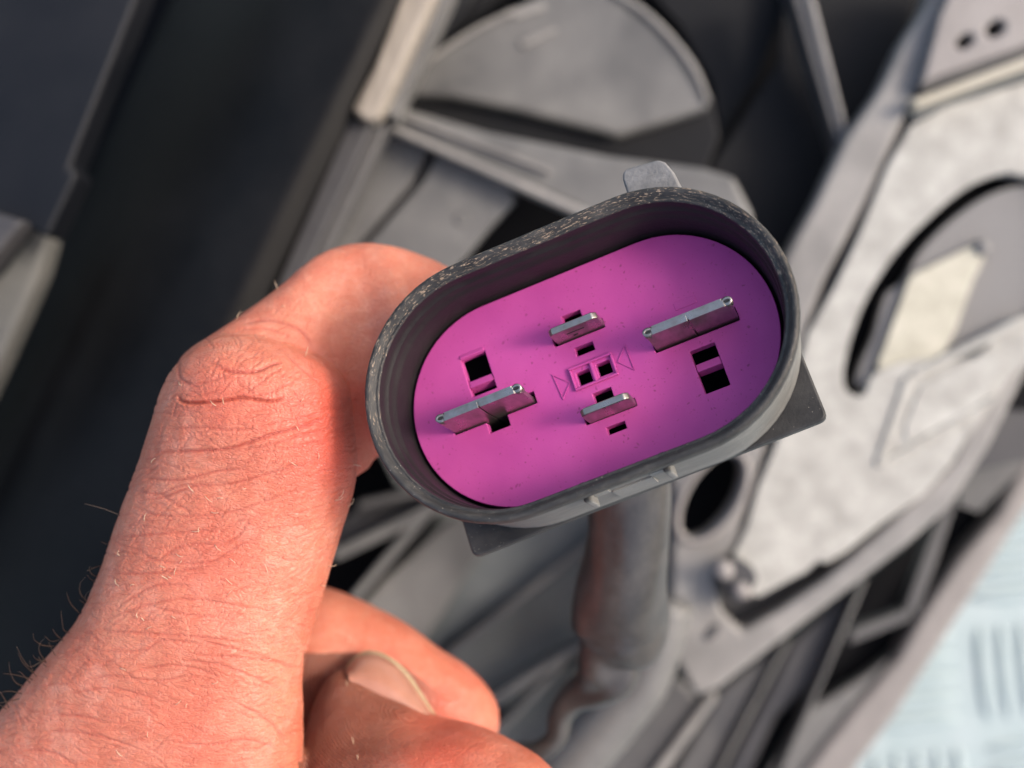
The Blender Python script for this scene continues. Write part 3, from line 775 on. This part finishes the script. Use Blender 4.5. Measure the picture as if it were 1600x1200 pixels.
# finer faces where the photo sees the hand from near: front faces inside the picture
bm = bmesh.new(); bm.from_mesh(me2)
def vis(c): 
    k = D / (D - c.z) * S
    return -40 < 800 + c.x * k < 900 and 340 < 600 - c.y * k < 1240 and c.z > -4.2
es = [e for e in bm.edges if vis(e.verts[0].co) and (e.verts[0].normal.z > -.15)]
bmesh.ops.subdivide_edges(bm, edges=es, cuts=1, use_grid_fill=True)
bm.normal_update(); bm.to_mesh(me2); bm.free()
nv = len(me2.vertices)
co = np.empty(nv * 3); me2.vertices.foreach_get('co', co); co = co.reshape(-1, 3)
no = np.empty(nv * 3); me2.vertices.foreach_get('normal', no); no = no.reshape(-1, 3)
kx = D / (D - co[:, 2]) * S
PX = np.stack([800 + co[:, 0] * kx, 600 - co[:, 1] * kx], 1)
front = (no[:, 2] > -.1) & (co[:, 2] > -2.6)
isidx = front & (PX[:, 0] < 700)
thumb = (no[:, 2] > -.2) & (PX[:, 0] > 466) & (PX[:, 1] > 1020) & (co[:, 2] > -2.75) & ~((PX[:, 0] < 474) & (PX[:, 1] < 1190) & (co[:, 2] > -1.2))
isidx &= ~thumb
disp = np.zeros(nv); crease = np.zeros(nv)
def add_crease(pts, depth, width, mask, ridge=.15):
    global disp, crease
    pts = np.array(pts, float)
    x0, y0 = pts.min(0) - width * 4; x1, y1 = pts.max(0) + width * 4
    ix = np.nonzero(mask & (PX[:, 0] > x0) & (PX[:, 0] < x1) & (PX[:, 1] > y0) & (PX[:, 1] < y1))[0]
    if len(ix) == 0: return
    p = PX[ix]; best = np.full(len(ix), 1e9); tt = np.zeros(len(ix)); nseg = len(pts) - 1
    for i in range(nseg):
        a = pts[i]; b = pts[i + 1]; d = b - a; L = d @ d
        t = np.clip(((p - a) @ d) / L, 0, 1); e = np.hypot(*(p - a - t[:, None] * d).T)
        u = e < best; best[u] = e[u]; tt[u] = (i + t[u]) / nseg
    fade = np.clip(np.minimum(tt, 1 - tt) * 5, 0, 1) ** .7
    g = np.exp(-(best / width) ** 2) * fade
    disp[ix] -= .6 * depth * g - .6 * depth * ridge * np.exp(-((best - 2.1 * width) / (1.2 * width)) ** 2) * fade
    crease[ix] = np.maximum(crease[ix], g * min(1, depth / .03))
def C5(l): return [(x / 2.5, 360 + y / 2.5) for x, y in l]
def C6(l): return [(x / 2.5, 720 + y / 2.5) for x, y in l]
def curve(l): return [tuple(p) for p in catmull(l, 4)] if len(l) > 2 else l
big = [([(690, 640), (720, 672), (850, 668), (950, 655), (1060, 668), (1110, 650)], .070, 3.0), ([(810, 515), (900, 550), (1000, 548), (1060, 520), (1110, 510)], .028, 4.0),
       ([(930, 650), (1010, 600), (1060, 560), (1110, 530)], .014, 2.5), ([(960, 645), (1040, 640), (1100, 610), (1150, 590)], .012, 2.5), ([(640, 775), (800, 770), (900, 780), (1010, 775)], .015, 3),
       ([(580, 866), (760, 862), (900, 850), (1050, 800), (1200, 760), (1290, 720)], .028, 3.5), ([(1000, 770), (1130, 740), (1260, 715)], .014, 2.5), ([(540, 965), (700, 975), (850, 940), (1000, 930)], .018, 3),
       ([(540, 1055), (640, 1040), (760, 1000), (900, 990), (1050, 950), (1250, 900)], .018, 3), ([(1100, 465), (1180, 540), (1260, 610)], .014, 2.5), ([(700, 500), (700, 570), (740, 600)], .016, 3),
       ([(930, 365), (1050, 350), (1170, 390), (1230, 470)], .016, 4), ([(920, 385), (1050, 385), (1140, 420)], .010, 3), ([(930, 560), (935, 600), (1000, 640)], .008, 2.5), ([(760, 600), (820, 590), (900, 560)], .012, 3),
       ([(880, 870), (1050, 840), (1180, 800), (1300, 770)], .015, 3), ([(1000, 880), (1150, 850), (1320, 800)], .010, 3), ([(660, 590), (740, 600), (780, 620)], .012, 3)]
for l, d, w in big: add_crease(curve(C5(l)), d * 1.2, w * .75, isidx)
sml = [[(500, 110), (620, 130), (700, 100), (900, 80)], [(520, 175), (600, 210), (750, 215), (900, 200), (1050, 150), (1200, 110)], [(620, 130), (690, 170), (760, 215)], [(470, 300), (560, 290), (700, 280), (900, 270)],
       [(530, 345), (620, 390), (800, 400), (900, 350), (1000, 300)], [(420, 440), (560, 440), (700, 430), (850, 410)], [(440, 580), (600, 490), (750, 490)], [(400, 625), (520, 580), (700, 540), (900, 560), (1100, 600)],
       [(360, 660), (500, 670), (650, 680), (800, 690), (1000, 720)], [(430, 745), (560, 740), (640, 700), (800, 720)], [(330, 850), (450, 840), (620, 860), (760, 830)], [(260, 910), (440, 890), (640, 940)],
       [(200, 990), (330, 1000), (440, 1030)], [(170, 1060), (250, 1055), (400, 1080), (560, 1130)], [(90, 1130), (200, 1140), (300, 1190)], [(900, 930), (1050, 1020), (1110, 1090)], [(1170, 818), (1080, 790), (960, 770), (800, 760)],
       [(740, 690), (860, 720), (1000, 760), (1140, 800)], [(600, 400), (720, 330), (900, 330)], [(850, 330), (920, 300), (980, 220)], [(700, 780), (860, 800), (1000, 850), (1120, 910)], [(520, 820), (700, 800), (900, 860)],
       [(640, 1090), (800, 1110), (960, 1090), (1090, 1130)], [(560, 560), (720, 600), (860, 610)]]
for l in sml: add_crease(curve(C6(l)), .017, 2.2, isidx)
rs = random.Random(3)
def axis_at(px, py):  # direction of the creases (across the finger) in photo pixels
    return -8 - 10 * max(0, min(1, (px - 200) / 350)) + (12 if py > 980 else 0)
for i in range(1100):
    t = rs.random(); py = 620 + 590 * t
    lx = np.interp(py, [600, 700, 800, 900, 1000, 1100, 1200], [262, 228, 190, 155, 98, 8, -60]); rx = np.interp(py, [600, 700, 850, 1050, 1200], [555, 560, 528, 472, 470])
    px = lx + (rx - lx) * rs.random()
    L = rs.uniform(12, 60); an = math.radians(axis_at(px, py) + rs.gauss(0, 18)); dx, dy = math.cos(an), math.sin(an)
    pts = [(px + dx * L * s, py + dy * L * s + rs.gauss(0, 2.0)) for s in (-.5, -.2, .15, .5)]
    add_crease(curve(pts), rs.uniform(.004, .010), rs.uniform(1.2, 2.1), isidx, .4)
for i in range(110):   # small net of lines over the bent knuckle
    px = rs.gauss(370, 60); py = rs.gauss(600, 42); L = rs.uniform(10, 38); an = math.radians(rs.choice((-20, 0, 15, 50, -50, 80)) + rs.gauss(0, 15)); dx, dy = math.cos(an), math.sin(an)
    add_crease(curve([(px - dx * L / 2, py - dy * L / 2), (px + rs.gauss(0, 2), py + rs.gauss(0, 2)), (px + dx * L / 2, py + dy * L / 2)]), rs.uniform(.005, .012), rs.uniform(1.4, 2.0), isidx, .3)
for i in range(120):   # finer crossing lines
    py = rs.uniform(560, 1200); px = rs.uniform(200, 540)
    L = rs.uniform(14, 45); an = math.radians(rs.choice((55, -55, 70)) + rs.gauss(0, 12)); dx, dy = math.cos(an), math.sin(an)
    add_crease([(px - dx * L / 2, py - dy * L / 2), (px, py + rs.gauss(0, 2)), (px + dx * L / 2, py + dy * L / 2)], rs.uniform(.002, .004), 1.7, isidx, .3)
for i in range(60):    # middle segment: faint lines across
    px = rs.uniform(400, 640); py = rs.uniform(400, 640); L = rs.uniform(15, 50); an = math.radians(-60 + rs.gauss(0, 22)); dx, dy = math.cos(an), math.sin(an)
    add_crease([(px - dx * L / 2, py - dy * L / 2), (px, py + rs.gauss(0, 2)), (px + dx * L / 2, py + dy * L / 2)], rs.uniform(.002, .005), 2.0, isidx, .4)
# soft lumps of flesh
for i in np.nonzero(front | thumb)[0]:
    c = Vector(co[i]); disp[i] += .018 * noise.noise(c * 1.6) + .006 * noise.noise(c * 5.5) + .0022 * noise.noise(Vector((c.x * 8, c.y * 15, c.z * 10)))
co += no * disp[:, None]
me2.vertices.foreach_set('co', co.reshape(-1))
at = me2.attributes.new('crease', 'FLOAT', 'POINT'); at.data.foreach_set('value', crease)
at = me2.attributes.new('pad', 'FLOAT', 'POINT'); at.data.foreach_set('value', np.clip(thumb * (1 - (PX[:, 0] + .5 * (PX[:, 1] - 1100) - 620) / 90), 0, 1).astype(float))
def red(px, py, r): return np.exp(-((PX[:, 0] - px) ** 2 + (PX[:, 1] - py) ** 2) / r ** 2)
flush = np.clip(.9 * red(500, 640, 90) + .6 * red(530, 720, 70) + .5 * red(340, 620, 60) + .35 * red(330, 900, 90) + .3 * red(300, 1140, 70) + .5 * red(700, 1180, 80) + .5 * red(612, 1025, 14) + .4 * red(690, 1090, 60) + .8 * red(575, 640, 40), 0, 1)
at = me2.attributes.new('flush', 'FLOAT', 'POINT'); at.data.foreach_set('value', flush)
me2.polygons.foreach_set('use_smooth', [True] * len(me2.polygons)); me2.update()

def skin_mat():
    m, t, b = nodes('skin')
    co = coords(t)
    def attr(n):
        a = t.nodes.new('ShaderNodeAttribute'); a.attribute_name = n; return a.outputs['Fac']
    base = mixc(t, ramp(t, noise_n(t, co, 1.0, 4, .6), [(.35, 0), (.65, 1)]), (.47, .130, .074), (.60, .220, .132))
    base = mixc(t, ramp(t, noise_n(t, co, 2.6, 5, .65, .8), [(.48, 0), (.66, .55)]), base, (.63, .275, .190))
    base = mixc(t, ramp(t, noise_n(t, co, 22, 3, .7), [(.55, 0), (.75, .5)]), base, (.40, .10, .07))
    base = mixc(t, ramp(t, noise_n(t, co, 6, 5, .7), [(.4, 0), (.75, .7)]), base, (.52, .125, .070))
    base = mixc(t, ramp(t, attr('flush'), [(0, 0), (1, .8)]), base, (.54, .075, .045))
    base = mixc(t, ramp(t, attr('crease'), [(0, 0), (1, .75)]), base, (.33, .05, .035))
    base = mixc(t, ramp(t, attr('pad'), [(0, 0), (1, .75)]), base, (.13, .045, .027))  # thumb pad coloured darker to paint in the shade lying on it
    t.links.new(base, b.inputs['Base Color'])
    b.inputs['Subsurface Weight'].default_value = .22
    b.inputs['Subsurface Radius'].default_value = (.20, .06, .03)
    b.inputs['Subsurface Scale'].default_value = .8
    t.links.new(ramp(t, noise_n(t, co, 12, 4, .6), [(.3, .30), (.7, .50)]), b.inputs['Roughness'])
    b.inputs['Specular IOR Level'].default_value = .45
    # skin relief: cells stretched across the finger, fine pores, ridges on the thumb pad
    c2 = coords(t, (1, 2.1, 1), (0, 0, math.radians(-12)))
    ws = N(t, 'ShaderNodeTexNoise', Scale=3.0, Detail=3.0); t.links.new(c2, ws.inputs['Vector'])
    add = N(t, 'ShaderNodeVectorMath', operation='MULTIPLY_ADD'); t.links.new(ws.outputs[1], add.inputs[0]); add.inputs[1].default_value = (.25, .25, .25); t.links.new(c2, add.inputs[2])
    v1 = N(t, 'ShaderNodeTexVoronoi', feature='DISTANCE_TO_EDGE', Scale=9.0); t.links.new(add.outputs[0], v1.inputs['Vector'])
    v2 = N(t, 'ShaderNodeTexVoronoi', feature='DISTANCE_TO_EDGE', Scale=20.0); t.links.new(add.outputs[0], v2.inputs['Vector'])
    p = bump(t, b, ramp(t, v1.outputs['Distance'], [(0, 0), (.16, 1)]), .38, .009)
    p = bump(t, b, ramp(t, v2.outputs['Distance'], [(0, 0), (.2, 1)]), .6, .006, p)
    p = bump(t, b, noise_n(t, co, 30, 4, .7), .5, .007, p)
    wv = N(t, 'ShaderNodeTexWave', Scale=8.5, Distortion=5.0, Detail=3.0)
    wv.wave_type = 'RINGS'; wv.rings_direction = 'SPHERICAL'; wv.inputs['Detail Scale'].default_value = .35
    cc = t.nodes.new('ShaderNodeTexCoord'); mp = t.nodes.new('ShaderNodeMapping'); q = P(650, 1085, -1.6); mp.inputs['Location'].default_value = (-q.x, -q.y, -q.z)
    t.links.new(cc.outputs['Object'], mp.inputs[0]); t.links.new(mp.outputs[0], wv.inputs['Vector'])
    mu = N(t, 'ShaderNodeMath', operation='MULTIPLY'); t.links.new(wv.outputs['Fac'], mu.inputs[0]); t.links.new(attr('pad'), mu.inputs[1])
    bump(t, b, mu.outputs[0], .8, .012, p)
    return m
M['skin'] = skin_mat()
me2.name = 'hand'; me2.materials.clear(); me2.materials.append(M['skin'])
hand = bpy.data.objects.new('hand', me2); COL.objects.link(hand)
hand['label'] = 'bare sunlit hand, bent index finger and thumb steadying the black connector'; hand['category'] = 'hand'

# thumbnail
m, t, b = nodes('nail')
cN = mixc(t, ramp(t, noise_n(t, coords(t), 3, 3), [(.3, 0), (.7, 1)]), (.33, .15, .10), (.42, .20, .14))
t.links.new(cN, b.inputs['Base Color']); b.inputs['Roughness'].default_value = .3; b.inputs['Subsurface Weight'].default_value = .2; b.inputs['Subsurface Radius'].default_value = (.1, .05, .03)
M['nail'] = m
M['nail_tip'] = dusty('nail_edge', (.34, .25, .15), (.42, .32, .2), .7, .35, 3)
def nail(name, a_pts, b_pts, za, zb, m, th=.05, bulge=.12):
    """ruled, bowed shell between two photo curves"""
    A = catmull(a_pts, 5); B = catmull(b_pts, 5); n = len(A); bm = bmesh.new(); R = []
    for lay in (0, -th):
        g = []
        for j in range(7):
            v_ = j / 6; row = []
            for i in range(n):
                p = (1 - v_) * A[i] + v_ * B[i]; z = za + (zb - za) * v_ + bulge * math.sin(math.pi * v_) + lay
                row.append(bm.verts.new(P(p[0], p[1], z)))
            g.append(row)
        R.append(g)
    for g in R:
        for r0, r1 in zip(g, g[1:]):
            for i in range(n - 1): bm.faces.new([r0[i], r0[i + 1], r1[i + 1], r1[i]])
    for j in range(6):
        for i in (0, n - 1): bm.faces.new([R[0][j][i], R[0][j + 1][i], R[1][j + 1][i], R[1][j][i]])
    for i in range(n - 1):
        for j in (0, 6): bm.faces.new([R[0][j][i], R[0][j][i + 1], R[1][j][i + 1], R[1][j][i]])
    return bm_obj(name, bm, m, hand, smooth=True)
top_c = [(540, 1046), (560, 1026), (585, 1022), (612, 1034), (636, 1058), (660, 1092), (690, 1135)]
low_c = [(545, 1062), (560, 1078), (585, 1092), (610, 1102), (636, 1114), (664, 1128), (694, 1145)]
nail('thumbnail', top_c, low_c, -2.35, -1.95, M['nail'])
nail('nail_edge', [(536, 1048), (557, 1023), (585, 1017), (614, 1029), (640, 1054), (664, 1090), (692, 1134)], top_c, -2.42, -2.35, M['nail_tip'], .05, .0)

# hairs on the back of the finger
m, t, b = nodes('hair'); b.inputs['Base Color'].default_value = (.05, .03, .02, 1); b.inputs['Roughness'].default_value = .4; M['hair'] = m
m, t, b = nodes('fair_hair'); b.inputs['Base Color'].default_value = (.62, .45, .30, 1); b.inputs['Roughness'].default_value = .35; M['hair_fair'] = m
hairs = [[(216, 828), (200, 812), (165, 796), (132, 787)], [(176, 848), (166, 850), (158, 846)], [(160, 884), (150, 886), (136, 892)], [(152, 912), (142, 905), (136, 898)], [(133, 944), (128, 940), (124, 937)],
         [(112, 990), (100, 985), (97, 970), (95, 955)], [(84, 1010), (66, 1008), (54, 1000), (52, 990)], [(70, 1030), (48, 1042), (36, 1030), (26, 1010)], [(52, 1052), (36, 1036), (28, 1020)], [(36, 1072), (24, 1066), (16, 1050), (14, 1034)],
         [(34, 1084), (16, 1080), (0, 1082)], [(30, 1092), (12, 1096), (-6, 1100)], [(10, 1108), (0, 1102), (-10, 1098)], [(100, 1040), (84, 1020), (76, 1004)], [(88, 1048), (70, 1040), (60, 1026)], [(60, 1062), (50, 1046), (46, 1032)], [(92, 1000), (80, 1002), (70, 994)]]
rh = random.Random(5)
for k in range(10):
    yy = rh.uniform(900, 1115); xx = float(np.interp(yy, [896, 960, 996, 1052, 1112], [156, 128, 100, 52, 0])); L = rh.uniform(16, 44); a_ = rh.uniform(3.3, 4.6); c_ = rh.uniform(-.5, .5)
    hairs.append([(xx + 6, yy + 3), (xx + .45 * L * math.cos(a_), yy + .45 * L * math.sin(a_)), (xx + .8 * L * math.cos(a_ + c_ * .5), yy + .8 * L * math.sin(a_ + c_ * .5)), (xx + L * math.cos(a_ + c_), yy + L * math.sin(a_ + c_))])
for h in hairs:
    bm = bmesh.new(); n = len(h)
    tube(bm, [(*P(x, y, -.75 + .15 * i), .0062 * (1 - .7 * i / (n - 1))) for i, (x, y) in enumerate(h)], 5, 4)
    bm_obj('hair', bm, M['hair'], hand, smooth=True)
# short fair hairs catching the light, rooted on the skin
from mathutils.bvhtree import BVHTree
dgm = bmesh.new(); dgm.from_mesh(me2); bvh = BVHTree.FromBMesh(dgm)
def on_skin(px, py):
    tgt = P(px, py, -10); o_ = Vector((0, 0, D)); hit = bvh.ray_cast(o_, (tgt - o_).normalized())
    return hit[0], hit[1]
bm = bmesh.new(); rs = random.Random(11)
spots = [(320, 775), (330, 800), (300, 830), (310, 832), (275, 865), (262, 900), (272, 898), (215, 965), (225, 970), (268, 962), (280, 880), (340, 778), (290, 1105), (370, 500), (262, 905), (350, 632), (440, 480)]
spots += [(rs.uniform(150, 560), rs.uniform(420, 1190)) for _ in range(60)]
for (x, y) in spots:
    h, nn_ = on_skin(x, y)
    if h is None: continue
    an = rs.uniform(-.6, 2.6); L = rs.uniform(.05, .14)
    d = Vector((math.cos(an), math.sin(an), 0)); d = (d + nn_ * .8).normalized()
    tube(bm, [(*h, .004), (*(h + d * L * .5 + nn_ * .01), .0035), (*(h + d * L - nn_ * .02), .0015)], 4, 3)
dgm.free()
fh = bm_obj('fair_hairs', bm, M['hair_fair'], hand, smooth=True); fh['kind'] = 'stuff'
for o in list(bpy.data.objects):
    if '_local' in o: del o['_local']
